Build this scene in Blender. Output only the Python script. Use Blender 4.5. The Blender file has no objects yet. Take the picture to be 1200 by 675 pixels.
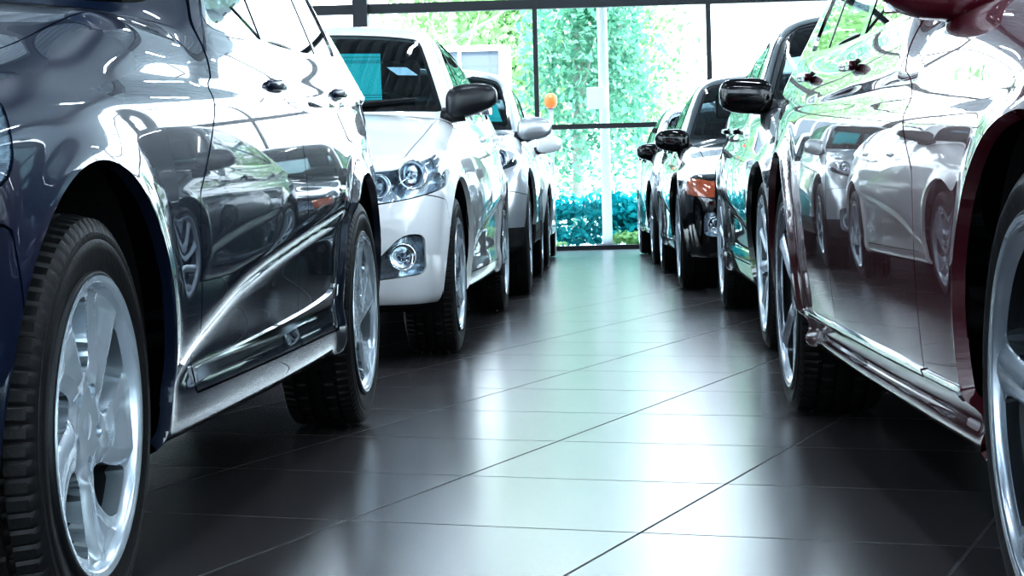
import bpy, math, random
import numpy as np
from mathutils import Matrix, Vector

PI = math.pi
SC = bpy.context.scene
COL = SC.collection
rad = math.radians

# ------------------------------------------------------------------ materials
def new_mat(name):
    m = bpy.data.materials.new(name); m.use_nodes = True
    nt = m.node_tree; nt.nodes.clear()
    out = nt.nodes.new('ShaderNodeOutputMaterial')
    return m, nt, out

def N(nt, kind, **kw):
    n = nt.nodes.new(kind)
    for k, v in kw.items():
        if k in n.inputs: n.inputs[k].default_value = v
        else: setattr(n, k, v)
    return n

def principled(name, col, rough=.5, metal=0., coat=0., coat_rough=.02, spec=.5, bump=None, noise=None, emit=None):
    m, nt, out = new_mat(name)
    p = N(nt, 'ShaderNodeBsdfPrincipled')
    p.inputs['Base Color'].default_value = (*col, 1)
    p.inputs['Roughness'].default_value = rough
    p.inputs['Metallic'].default_value = metal
    p.inputs['Coat Weight'].default_value = coat
    p.inputs['Coat Roughness'].default_value = coat_rough
    p.inputs['Specular IOR Level'].default_value = spec
    if emit:
        p.inputs['Emission Color'].default_value = (*emit[0], 1)
        p.inputs['Emission Strength'].default_value = emit[1]
    if noise:                                    # (scale, second colour)
        tc = N(nt, 'ShaderNodeTexCoord')
        nz = N(nt, 'ShaderNodeTexNoise', Scale=noise[0], Detail=4.)
        nt.links.new(tc.outputs['Object'], nz.inputs['Vector'])
        mx = N(nt, 'ShaderNodeMix', data_type='RGBA')
        mx.inputs[6].default_value = (*col, 1); mx.inputs[7].default_value = (*noise[1], 1)
        nt.links.new(nz.outputs['Fac'], mx.inputs[0])
        nt.links.new(mx.outputs[2], p.inputs['Base Color'])
    if bump:                                     # (scale, strength)
        tc = N(nt, 'ShaderNodeTexCoord')
        nz = N(nt, 'ShaderNodeTexNoise', Scale=bump[0], Detail=3.)
        nt.links.new(tc.outputs['Object'], nz.inputs['Vector'])
        b = N(nt, 'ShaderNodeBump', Strength=bump[1], Distance=.01)
        nt.links.new(nz.outputs['Fac'], b.inputs['Height'])
        nt.links.new(b.outputs['Normal'], p.inputs['Normal'])
    nt.links.new(p.outputs[0], out.inputs[0])
    return m

def paint(name, col, metal=.0, rough=.3, flake=0., ior=1.6):
    """car paint with a clear coat; the inside of the sheet is dark primer"""
    m, nt, out = new_mat(name)
    p = N(nt, 'ShaderNodeBsdfPrincipled')
    p.inputs['Base Color'].default_value = (*col, 1)
    p.inputs['Roughness'].default_value = rough
    p.inputs['Metallic'].default_value = metal
    p.inputs['Coat Weight'].default_value = 1.
    p.inputs['Specular IOR Level'].default_value = .15
    p.inputs['Coat Roughness'].default_value = .012
    p.inputs['Coat IOR'].default_value = ior
    if flake:
        tc = N(nt, 'ShaderNodeTexCoord')
        v = N(nt, 'ShaderNodeTexVoronoi', Scale=900.)
        nt.links.new(tc.outputs['Object'], v.inputs['Vector'])
        b = N(nt, 'ShaderNodeBump', Strength=flake, Distance=.001)
        nt.links.new(v.outputs['Distance'], b.inputs['Height'])
        nt.links.new(b.outputs['Normal'], p.inputs['Normal'])
    d = N(nt, 'ShaderNodeBsdfDiffuse'); d.inputs[0].default_value = (.015, .015, .018, 1)
    g = N(nt, 'ShaderNodeNewGeometry')
    mx = N(nt, 'ShaderNodeMixShader')
    nt.links.new(g.outputs['Backfacing'], mx.inputs[0])
    nt.links.new(p.outputs[0], mx.inputs[1]); nt.links.new(d.outputs[0], mx.inputs[2])
    nt.links.new(mx.outputs[0], out.inputs[0])
    return m

def glass(name, tint, ior=1.5, rough=0.):
    m, nt, out = new_mat(name)
    t = N(nt, 'ShaderNodeBsdfTransparent'); t.inputs[0].default_value = (*tint, 1)
    g = N(nt, 'ShaderNodeBsdfGlossy'); g.inputs['Roughness'].default_value = rough
    g.inputs['Color'].default_value = (1, 1, 1, 1)
    f = N(nt, 'ShaderNodeFresnel')
    ge = N(nt, 'ShaderNodeNewGeometry'); io = N(nt, 'ShaderNodeMix', data_type='FLOAT')   # same mirror strength from both faces of the sheet
    io.inputs[2].default_value = ior; io.inputs[3].default_value = 1 / ior
    nt.links.new(ge.outputs['Backfacing'], io.inputs[0]); nt.links.new(io.outputs[0], f.inputs['IOR'])
    mx = N(nt, 'ShaderNodeMixShader')
    nt.links.new(f.outputs[0], mx.inputs[0])
    nt.links.new(t.outputs[0], mx.inputs[1]); nt.links.new(g.outputs[0], mx.inputs[2])
    nt.links.new(mx.outputs[0], out.inputs[0])
    return m

M = {}
M['navy'] = paint('navy_paint', (.007, .015, .036), metal=.0, rough=.4, ior=1.62)
M['white'] = paint('white_paint', (.92, .95, .97), rough=.35, ior=1.55)
M['silver'] = paint('silver_paint', (.52, .55, .58), metal=.6, rough=.28)
M['pearl'] = paint('pearl_paint', (.75, .78, .80), metal=.2, rough=.3)
M['maroon'] = paint('maroon_paint', (.060, .003, .011), metal=.0, rough=.4, ior=1.7)
M['graphite'] = paint('graphite_paint', (.022, .026, .030), metal=.15, rough=.25, ior=1.75)
M['black'] = paint('black_paint', (.006, .006, .008), rough=.2, ior=1.7)
M['forest'] = paint('dark_paint', (.02, .035, .032), metal=.5, rough=.25, ior=1.9)
M['chrome'] = principled('chrome', (.82, .84, .86), .06, 1.)
M['gap'] = principled('seam_black', (.004, .004, .004), .8)
M['satin_black'] = principled('satin_black', (.018, .020, .024), .30)
M['plastic'] = principled('black_plastic', (.012, .012, .014), .45, bump=(300, .1))
M['gloss_black'] = principled('gloss_black', (.006, .006, .007), .08, spec=.6)
M['rubber'] = principled('tyre_rubber', (.010, .010, .011), .5, spec=.35, bump=(120, .12), noise=(9, (.018, .018, .019)))
M['alloy'] = principled('alloy', (.70, .80, .88), .26, .6, coat=.6, bump=(14, .02))
M['alloy_dark'] = principled('dark_alloy', (.36, .40, .45), .24, .8, coat=.5)
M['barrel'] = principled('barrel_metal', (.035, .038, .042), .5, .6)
M['disc'] = principled('brake_steel', (.22, .22, .23), .35, .9, bump=(60, .1))
M['liner'] = principled('arch_liner', (.006, .006, .007), .9, bump=(80, .3))
M['carglass'] = glass('tinted_glass', (.30, .36, .37), 1.5)
M['screen'] = glass('windscreen_glass', (.42, .50, .52), 1.45)
M['lens'] = glass('clear_lens', (.90, .94, .96), 1.35)
M['red_lens'] = principled('red_lens', (.35, .01, .01), .08, coat=.8)
M['amber'] = principled('amber_lens', (.42, .11, .05), .12, coat=.8)
M['reflector'] = principled('reflector', (.75, .80, .85), .12, 1.)
M['seat'] = principled('seat_cloth', (.018, .018, .020), .8, bump=(200, .3))
M['mirror'] = principled('mirror_glass', (.9, .92, .93), .01, 1.)

# ------------------------------------------------------------------ objects
def link(name, me, mat=None, parent=None, loc=None, rot=None):
    o = bpy.data.objects.new(name, me); COL.objects.link(o)
    if mat is not None and me is not None and not me.materials: me.materials.append(mat)
    if parent: o.parent = parent
    if loc: o.location = loc
    if rot: o.rotation_euler = rot
    return o

def tag(o, label=None, cat=None, group=None, kind=None):
    if label: o['label'] = label
    if cat: o['category'] = cat
    if group: o['group'] = group
    if kind: o['kind'] = kind
    return o

def empty(name, loc=(0, 0, 0), rz=0.):
    o = bpy.data.objects.new(name, None); COL.objects.link(o)
    o.location = loc; o.rotation_euler = (0, 0, rz); o.empty_display_size = .2
    return o

def mesh(name, verts, faces, smooth=False, normals=None):
    me = bpy.data.meshes.new(name)
    me.from_pydata([tuple(map(float, v)) for v in verts], [], faces)
    if smooth or normals is not None:
        me.polygons.foreach_set('use_smooth', [True] * len(me.polygons))
    me.update()
    if normals is not None:
        me.normals_split_custom_set(normals)
    return me

class MB:
    """collects simple solids into one mesh"""
    def __init__(s): s.v = []; s.f = []
    def box(s, a, b, rz=0., c=None):
        x0, y0, z0 = a; x1, y1, z1 = b; n = len(s.v)
        pts = [(x0, y0, z0), (x1, y0, z0), (x1, y1, z0), (x0, y1, z0), (x0, y0, z1), (x1, y0, z1), (x1, y1, z1), (x0, y1, z1)]
        if rz:
            cx, cy = c or ((x0 + x1) / 2, (y0 + y1) / 2); co, si = math.cos(rz), math.sin(rz)
            pts = [(cx + (x - cx) * co - (y - cy) * si, cy + (x - cx) * si + (y - cy) * co, z) for x, y, z in pts]
        s.v += pts
        s.f += [tuple(n + i for i in q) for q in ((0, 3, 2, 1), (4, 5, 6, 7), (0, 1, 5, 4), (1, 2, 6, 5), (2, 3, 7, 6), (3, 0, 4, 7))]
        return s
    def tube(s, pts, r, k=10, cap=True):
        pts = [Vector(p) for p in pts]; n0 = len(s.v); rr = r if hasattr(r, '__len__') else [r] * len(pts)
        up = Vector((0, 0, 1)) if abs((pts[-1] - pts[0]).normalized().z) < .9 else Vector((1, 0, 0))
        for i, p in enumerate(pts):
            d = (pts[min(i + 1, len(pts) - 1)] - pts[max(i - 1, 0)]).normalized()
            a = d.cross(up).normalized(); b = a.cross(d)
            for j in range(k):
                t = 2 * PI * j / k
                s.v.append(tuple(p + (a * math.cos(t) + b * math.sin(t)) * rr[i]))
        for i in range(len(pts) - 1):
            for j in range(k):
                s.f.append((n0 + i * k + j, n0 + i * k + (j + 1) % k, n0 + (i + 1) * k + (j + 1) % k, n0 + (i + 1) * k + j))
        if cap:
            s.f.append(tuple(n0 + j for j in range(k))[::-1]); s.f.append(tuple(n0 + (len(pts) - 1) * k + j for j in range(k)))
        return s
    def mesh(s, name, smooth=False): return mesh(name, s.v, s.f, smooth)
    def build(s, name, mat, parent=None, smooth=False, loc=None, bevel=0.):
        o = link(name, s.mesh(name, smooth), mat, parent, loc)
        if bevel:
            b = o.modifiers.new('bevel', 'BEVEL'); b.width = bevel; b.segments = 3; b.limit_method = 'ANGLE'
        return o

def lathe_x(name, prof, k=96, smooth=True, closed=True):
    """revolve (x, r) profile about the x axis"""
    v = []; f = []; n = len(prof)
    for j in range(k):
        t = 2 * PI * j / k; c, s_ = math.cos(t), math.sin(t)
        v += [(x, r * c, r * s_) for x, r in prof]
    for j in range(k):
        j2 = (j + 1) % k
        for i in range(n - 1 if not closed else n):
            i2 = (i + 1) % n
            f.append((j * n + i, j * n + i2, j2 * n + i2, j2 * n + i))
    me = mesh(name, v, f, smooth)
    return me

def set_sharp(me, ang=35):
    me.update()
    try: me.set_sharp_from_angle(angle=rad(ang))
    except Exception: pass
    return me

def super_ellipsoid(name, r, e1=.6, e2=.6, fn=None, nu=24, nv=36):
    v = []; f = []
    def p(c, e): return math.copysign(abs(c) ** e, c)
    for i in range(nu + 1):
        a = -PI / 2 + PI * i / nu
        for j in range(nv):
            b = 2 * PI * j / nv
            q = [r[0] * p(math.cos(a), e1) * p(math.cos(b), e2), r[1] * p(math.cos(a), e1) * p(math.sin(b), e2), r[2] * p(math.sin(a), e1)]
            v.append(fn(*q) if fn else q)
    for i in range(nu):
        for j in range(nv):
            f.append((i * nv + j, i * nv + (j + 1) % nv, (i + 1) * nv + (j + 1) % nv, (i + 1) * nv + j))
    return mesh(name, v, f, True)

# ------------------------------------------------------------------ implicit surfaces
def pchip(x, xs, ys):
    xs = np.asarray(xs, float); ys = np.asarray(ys, float)
    h = np.diff(xs); d = np.diff(ys) / h
    m = np.zeros(len(xs))
    for i in range(1, len(xs) - 1):
        if d[i - 1] * d[i] > 0: m[i] = 2 * d[i - 1] * d[i] / (d[i - 1] + d[i])
    m[0] = d[0]; m[-1] = d[-1]
    x = np.clip(x, xs[0], xs[-1])
    k = np.clip(np.searchsorted(xs, x, side='right') - 1, 0, len(h) - 1)
    t = (x - xs[k]) / h[k]; t2 = t * t; t3 = t2 * t
    return (2*t3 - 3*t2 + 1)*ys[k] + (t3 - 2*t2 + t)*h[k]*m[k] + (-2*t3 + 3*t2)*ys[k+1] + (t3 - t2)*h[k]*m[k+1]

def smax(a, b, k):
    h = np.clip(.5 + .5 * (a - b) / k, 0, 1)
    return b + (a - b) * h + k * h * (1 - h)
def smin(a, b, k): return -smax(-a, -b, k)
def sig(x): return 1 / (1 + np.exp(-np.clip(x, -30, 30)))

class Surf:
    """polygon soup on an analytic surface that can be cut by scalar fields"""
    def __init__(s, P, Nn, quads):
        s.P = [tuple(p) for p in P]; s.N = [tuple(n) for n in Nn]; s.polys = [tuple(q) for q in quads]
        s.dirty = True; s.cache = {}
    def arrays(s):
        if s.dirty:
            s.AP = np.array(s.P); s.AN = np.array(s.N); s.dirty = False
        return s.AP, s.AN
    def cut(s, polys, field):
        P, Nn = s.arrays()
        vals = field(P, Nn).tolist()
        ins, outs = [], []; cache = {}
        for p in polys:
            vs = [vals[i] for i in p]
            if max(vs) <= 0: ins.append(p); continue
            if min(vs) > 0: outs.append(p); continue
            A = []; B = []; n = len(p)
            for q in range(n):
                i, j = p[q], p[(q + 1) % n]; a, b = vs[q], vs[(q + 1) % n]
                if a <= 0: A.append(i)
                else: B.append(i)
                if (a <= 0) != (b <= 0):
                    key = (i, j) if i < j else (j, i)
                    k = cache.get(key)
                    if k is None:
                        ii, jj = key; va, vb = vals[ii], vals[jj]; t = va / (va - vb)
                        t = min(max(t, 1e-4), 1 - 1e-4)
                        s.P.append(tuple(x + (y - x) * t for x, y in zip(s.P[ii], s.P[jj])))
                        nn = [x + (y - x) * t for x, y in zip(s.N[ii], s.N[jj])]
                        L = math.sqrt(sum(x * x for x in nn)) or 1
                        s.N.append(tuple(x / L for x in nn))
                        k = len(s.P) - 1; cache[key] = k; s.dirty = True
                    A.append(k); B.append(k)
            if len(A) >= 3: ins.append(tuple(A))
            if len(B) >= 3: outs.append(tuple(B))
        return ins, outs
    def mesh(s, name, polys, off=0., flange=.012, mirror=None, keep_axis=True, both=False):
        """mirror: flip x;  both: the panel crosses the centre line, build both halves"""
        if not polys: return None
        V = []; F = []; NL = []; axis = {}
        def put(flip):
            idx = {}; sx = -1 if flip else 1
            def vid(i, deep=0):
                key = (i, deep)
                if flip and key in axis: return axis[key]
                if key not in idx:
                    p = s.P[i]; n = s.N[i]; o = off - (flange if deep else 0)
                    idx[key] = len(V)
                    if abs(p[0]) < 1e-5: axis[key] = len(V)
                    V.append(((p[0] + n[0] * o) * sx, p[1] + n[1] * o, p[2] + n[2] * o))
                return idx[key]
            edges = {}
            for p in polys:
                f = [vid(i) for i in p]; nn = [(s.N[i][0] * sx, s.N[i][1], s.N[i][2]) for i in p]
                if flip: f.reverse(); nn.reverse()
                F.append(f); NL.extend(nn)
                n = len(p)
                for q in range(n):
                    e = (p[q], p[(q + 1) % n])
                    if (e[1], e[0]) in edges: del edges[(e[1], e[0])]
                    else: edges[e] = 1
            if flange:
                for (i, j) in edges:
                    if keep_axis and abs(s.P[i][0]) < 1e-4 and abs(s.P[j][0]) < 1e-4: continue
                    a, b, c, d = vid(i), vid(j), vid(j, 1), vid(i, 1)
                    f = [b, a, d, c]
                    if flip: f.reverse()
                    v0, v1, v2 = (Vector(V[q]) for q in f[:3])
                    nn = (v1 - v0).cross(v2 - v1)
                    if nn.length < 1e-12: continue
                    nn.normalize(); F.append(f); NL.extend([tuple(nn)] * 4)
        if both: put(False); put(True)
        else: put(bool(mirror))
        return mesh(name, V, F, True, NL)

# ------------------------------------------------------------------ wheels
def rim_mesh(name, R, style):
    nr, nf = 34, 300
    rs = np.linspace(.0, R, nr + 1); fs = np.linspace(0, 2 * PI, nf, endpoint=False)
    def open_field(r, ph):
        if style == 'twist':      # five broad twisted spokes
            k = 5; tw = -.62 * (r / R - .62); hw_ = pchip(r / R, [.0, .34, .45, .7, .86, 1], [.03, .04, .13, .22, .25, .2]) * R * .86
            r1, r2 = .36 * R, .87 * R
        elif style == 'double':   # ten slim spokes in pairs
            k = 10; tw = 0 * r; hw_ = pchip(r / R, [0, .3, .5, .9, 1], [.01, .02, .075, .175, .2]) * R
            r1, r2 = .34 * R, .90 * R
        elif style == 'star':     # five wide straight spokes
            k = 5; tw = 0 * r; hw_ = pchip(r / R, [0, .3, .5, .9, 1], [.05, .08, .20, .40, .42]) * R
            r1, r2 = .33 * R, .88 * R
        else:                     # seven spokes
            k = 7; tw = 0 * r; hw_ = pchip(r / R, [0, .3, .5, .9, 1], [.03, .05, .13, .27, .3]) * R
            r1, r2 = .35 * R, .88 * R
        st = 2 * PI / k
        d = (ph + tw + st / 2) % st - st / 2
        return smax(smax(np.abs(d) * r - hw_, r1 - r, .012), r - r2, .015)
    def height(r, ph):
        g = open_field(r, ph)
        x = -.017 + .012 * (r / R) ** 2
        x = x - .007 * np.exp(-((r - .24 * R) / (.12 * R)) ** 2) * (r > .24 * R) - .007 * (r <= .24 * R)
        x = x + .012 * np.clip(g / (.12 * R), 0, 1) ** .7 * (r < .9 * R)
        if style == 'twist':
            st = 2 * PI / 5; tw = -.62 * (r / R - .62)
            d = ((ph + tw) % st) / st           # 0..1 round from one opening to the next
            x = x - .016 * np.sin(PI * np.clip((d - .15) / .7, 0, 1)) * np.clip((d - .25) * 2.2, 0, 1) * np.clip((r / R - .3) * 3, 0, 1) * np.clip((.95 - r / R) * 8, 0, 1)
        x = x + .016 * np.clip((r / R - .90) / .05, 0, 1) ** 2
        return x
    P = []; Nn = []
    RR, PH = np.meshgrid(rs, fs, indexing='ij')
    X = height(RR, PH); e = 1e-4
    dr = (height(RR + e, PH) - height(RR - e, PH)) / (2 * e)
    dp = (height(RR, PH + e) - height(RR, PH - e)) / (2 * e) / np.maximum(RR, .01)
    c, s_ = np.cos(PH), np.sin(PH)
    nx = np.ones_like(X); ny = -(dr * c - dp * s_); nz = -(dr * s_ + dp * c)
    L = np.sqrt(nx**2 + ny**2 + nz**2)
    P = np.stack([X, RR * c, RR * s_], -1).reshape(-1, 3); Nn = (np.stack([nx, ny, nz], -1) / L[..., None]).reshape(-1, 3)
    q = []
    for i in range(nr):
        for j in range(nf):
            j2 = (j + 1) % nf
            q.append((i * nf + j, (i + 1) * nf + j, (i + 1) * nf + j2, i * nf + j2) if i else (j, nf + j, nf + j2, j2))
    S = Surf(P, Nn, q)
    _, keep = S.cut(S.polys, lambda P, N_: open_field(np.hypot(P[:, 1], P[:, 2]), np.arctan2(P[:, 2], P[:, 1])))
    if style == 'twist' or True:     # lug holes
        for k in range(5):
            a = rad(36 + 72 * k); y, z = .055 * math.cos(a), .055 * math.sin(a)
            _, keep = S.cut(keep, lambda P, N_: np.hypot(P[:, 1] - y, P[:, 2] - z) - .0115)
    return S.mesh(name, keep, 0, .034, keep_axis=False)

def tire_mesh(name, R, Rr, w, fine):
    """tread with circumferential grooves and shoulder sipes, bulging sidewalls"""
    k = 400 if fine else 90
    h = w / 2
    pr = []
    gro = [-.055, -.019, .019, .055] if fine else [-.03, .03]
    sc = w / .2
    gro = [g * sc for g in gro]
    tread = []
    xs = [-h * .90]
    for g in gro: xs += [g - .0055, g - .0045, g + .0045, g + .0055]
    xs += [h * .90]
    def crown(x): return R - .006 * (x / h) ** 2 - .010 * abs(x / h) ** 8
    for x in xs:
        ing = any(abs(x - g) < .005 for g in gro)
        tread.append((x, crown(x) - (.008 if ing else 0)))
    side = [(h * .97, R - .020), (h * 1.0, R - .034), (h * 1.035, R - (R - Rr) * .50), (h * 1.03, R - (R - Rr) * .64), (h * .985, Rr + .016), (h * .95, Rr + .004), (h * .93, Rr - .004)]
    # raised ring on the sidewall
    side2 = [(h * .97, R - .020), (h * 1.0, R - .030), (h * 1.010, R - .0305), (h * 1.018, R - .038), (h * 1.012, R - .040)] + side[2:]
    prof = [(-x, r) for x, r in side[::-1]] + tread + (side2 if fine else side)
    n = len(prof); V = []; F = []
    for j in range(k):
        t = 2 * PI * j / k; c, s_ = math.cos(t), math.sin(t)
        for i, (x, r) in enumerate(prof):
            if fine and r > R - .024 and (j % 5 == 0) and abs(x) > .058 * sc: r -= .004
            if fine and R - .012 < r and (j % 10 == 3) and .02 * sc < abs(x) < .056 * sc: r -= .004
            V.append((x, r * c, r * s_))
    for j in range(k):
        j2 = (j + 1) % k
        for i in range(n - 1):
            F.append((j * n + i, j * n + i + 1, j2 * n + i + 1, j2 * n + i))
    return set_sharp(mesh(name, V, F, True), 40)

WHEEL_CACHE = {}
def wheel_parts(P):
    key = (P['tr'], P['rr'], P['tw'], P['rim'], P['fine'])
    if key in WHEEL_CACHE: return WHEEL_CACHE[key]
    R, Rr, w = P['tr'], P['rr'], P['tw']; h = w / 2
    d = {}
    d['rim'] = rim_mesh('wheel', Rr - .004, P['rim'])
    prof = [(h * .90 - h, Rr + .002), (0, Rr + .004), (-.004, Rr - .006), (-.02, Rr - .012), (-.05, Rr - .022), (-w * .7, Rr - .024), (-w * .95, Rr - .006), (-w, Rr)]
    prof2 = [(x - .001, r - .003) for x, r in prof][::-1]
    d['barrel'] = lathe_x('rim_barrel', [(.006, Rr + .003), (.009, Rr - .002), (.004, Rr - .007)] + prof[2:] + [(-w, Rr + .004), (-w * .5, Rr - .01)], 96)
    d['tire'] = tire_mesh('tire', R, Rr, w, P['fine'])
    d['disc'] = set_sharp(lathe_x('brake_disc', [(-.10, .02), (-.10, .06), (-.085, .065), (-.085, .14), (-.107, .14), (-.107, .02)], 48))
    d['cap'] = set_sharp(lathe_x('hub_cap', [(-.030, 0.001), (-.010, .001), (-.011, .018), (-.014, .026), (-.028, .029), (-.04, .029)], 32, closed=False))
    mb = MB().tube([(-.042, 0, 0), (-.024, 0, 0), (-.021, 0, 0)], [.0095, .0095, .006], 6)
    d['nut'] = mb.mesh('lug_nut')
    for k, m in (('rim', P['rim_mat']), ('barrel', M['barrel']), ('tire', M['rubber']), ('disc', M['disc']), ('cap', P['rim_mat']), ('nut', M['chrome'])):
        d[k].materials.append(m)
    WHEEL_CACHE[key] = d
    return d

def add_wheel(P, root, side, s, steer=0., spin=0.):
    d = wheel_parts(P)
    x = (P['hw'] - P['inset']) * side
    w = link('wheel', d['rim'], None, root, (x, s, P['tr']), (spin * side, 0, 0 if side > 0 else PI))
    w.rotation_mode = 'XYZ'
    link('rim_barrel', d['barrel'], None, w)
    link('tire', d['tire'], None, w, (-P['tw'] / 2 + .006, 0, 0))
    link('brake_disc', d['disc'], None, w)
    link('hub_cap', d['cap'], None, w)
    if P['fine']:
        for k in range(5):
            a = rad(36 + 72 * k)
            link('lug_nut', d['nut'], None, w, (0, .055 * math.cos(a), .055 * math.sin(a)))

# ------------------------------------------------------------------ the car body
BASE = dict(wb=2.57, fo=.80, ro=.95, hw=.85, inset=.030, tr=.311, rr=.222, tw=.195, arch=.375, H=1.45,
            hood_f=.76, hood_m=.90, cowl=.985, cowl_s=.50, belt_m=.985, belt_r=1.05, deck=1.06, roof_s=1.28, roof_pk=1.75,
            rg_top=2.65, rg_bot=3.15, tumble=.36, zb=.215, shoulder=.018, swoop=0., swoop_pts=None, flare=.018, crease=(.79, .93),
            d0=.58, B=1.62, d2=2.42, sill=.295, trim='gloss_black', mold=None, clad=0., rim='twist', rim_mat=None, fine=True, upper=.42, mirror_off=.08, skirt_in=0.,
            mirror=None, mirror_box=.6, ns=150, head=None, amber=False, hood_crown=.05, rear_door_top=2.35)

def car_fields(P):
    wb, fo, ro, hw = P['wb'], P['fo'], P['ro'], P['hw']
    L = fo + wb + ro; mid = (wb + ro - fo) / 2
    rg_b, rg_t = P['rg_bot'], P['rg_top']
    cs = P['cowl_s']
    def D(s):
        return pchip(s, [-fo - .1, -fo + .12, 0, cs, P['B'], rg_b - .1, rg_b + .15, wb + ro + .1],
                     [P['hood_f'] - .06, P['hood_f'], P['hood_m'], P['cowl'], P['belt_m'], P['belt_r'], P['deck'], P['deck'] - .03])
    def Roof(s):
        return pchip(s, [0, P['roof_s'], P['roof_pk'], rg_t, wb + ro + .1],
                     [P['H'] - .22, P['H'] - .03, P['H'], P['H'] - .07, P['H'] - .30])
    def W(s, z):
        u = (s - mid) / (L / 2)
        w = hw - .040 * u**2 - .07 * u**6
        w = w - P['upper'] * np.maximum(z - .60, 0)**2 - .30 * np.maximum(.55 - z, 0)**2
        zc = P['crease'][0] + (P['crease'][1] - P['crease'][0]) * np.clip((s + .2) / (wb + .5), 0, 1)
        fade = sig((s + .1) / .08) * sig((wb + .55 - s) / .08)
        w = w - P['shoulder'] * sig((z - zc) / .010) * fade
        if P['swoop']:
            zs = pchip(s, *P['swoop_pts'])
            f2 = sig((s - P['swoop_pts'][0][0]) / .04) * sig((P['swoop_pts'][0][-1] - s) / .05)
            w = w - P['swoop'] * sig((zs - z) / .010) * sig((z - P['sill'] - .03) / .018) * f2
        if P['skirt_in']:
            w = w - P['skirt_in'] * sig((P['sill'] - .004 - z) / .005) * (1 - .8 * sig((P['zb'] + .045 - z) / .006))
        for a in (0, wb):
            r = np.hypot(s - a, z - P['tr'] - .01)
            w = w + P['flare'] * np.exp(-((r - P['arch'] + .01) / .055)**2)
        return w
    def Fside(s, T, z):
        u = (s - mid) / (L / 2)
        b = D(s) - .05; dz = z - b
        return (T - (hw - .075 - .035 * u**2 - P['tumble'] * dz - .14 * dz * np.abs(dz))) * .93
    z0, z1 = P['cowl'] - .03, P['H'] - .03; s0, s1 = cs - .04, P['roof_s']
    Lw = math.hypot(z1 - z0, s1 - s0); cw, sw = (s1 - s0) / Lw, (z1 - z0) / Lw
    def Fw(s, T, z):
        ss = s - (.16 * (T / .6)**2 + .06 * (T / .6)**4)
        v = (z - z0) / (z1 - z0)
        return (z - z0) * cw - (ss - s0) * sw - .035 * v * (1 - v) * 1.2
    za, zb_ = P['deck'] - .02, P['H'] - .09; sa, sb = rg_b, rg_t
    Lr = math.hypot(zb_ - za, sa - sb); cr, sr = (sa - sb) / Lr, (zb_ - za) / Lr
    def Fr(s, T, z):
        ss = s + .12 * (T / .6)**2
        return (z - za) * cr + (ss - sa) * sr - .015
    def Froof(s, T, z): return z - (Roof(s) - .030 * (T / .55)**2 - .012 * (T / .55)**6)
    def sfront(T, z):
        q = T / hw
        return -fo + .15 * q**2 + .20 * q**8 + pchip(z, [.12, .3, .5, .62, .74, .86, 1.05], [.12, .03, 0, .025, .09, .26, .7])
    def srear(T, z):
        q = T / hw
        return wb + ro - .10 * q**2 - .16 * q**8 - pchip(z, [.15, .35, .55, .72, .95, 1.2], [.10, .015, 0, .03, .09, .2])
    def F(s, T, z):
        lb = T - W(s, z)
        top = (z - (D(s) - P['hood_crown'] * (T / hw)**2 - .015 * (T / hw)**8)) * .95
        lb = smax(lb, top, .085)
        lb = smax(lb, (sfront(T, z) - s) * .85, .10)
        lb = smax(lb, (s - srear(T, z)) * .85, .10)
        zb = P['zb'] + .03 * sig((s - wb - .3) / .1) - 0 * s
        lb = smax(lb, zb - z, .05)
        gh = smax(Fside(s, T, z), Fw(s, T, z), .07)
        gh = smax(gh, Fr(s, T, z), .07)
        gh = smax(gh, Froof(s, T, z), .075)
        gh = np.maximum(gh, D(s) - .13 - z)
        return smin(lb, gh, .035)
    return dict(D=D, Roof=Roof, W=W, Fside=Fside, Fw=Fw, Fr=Fr, Froof=Froof, F=F, sfront=sfront, srear=srear)

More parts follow.
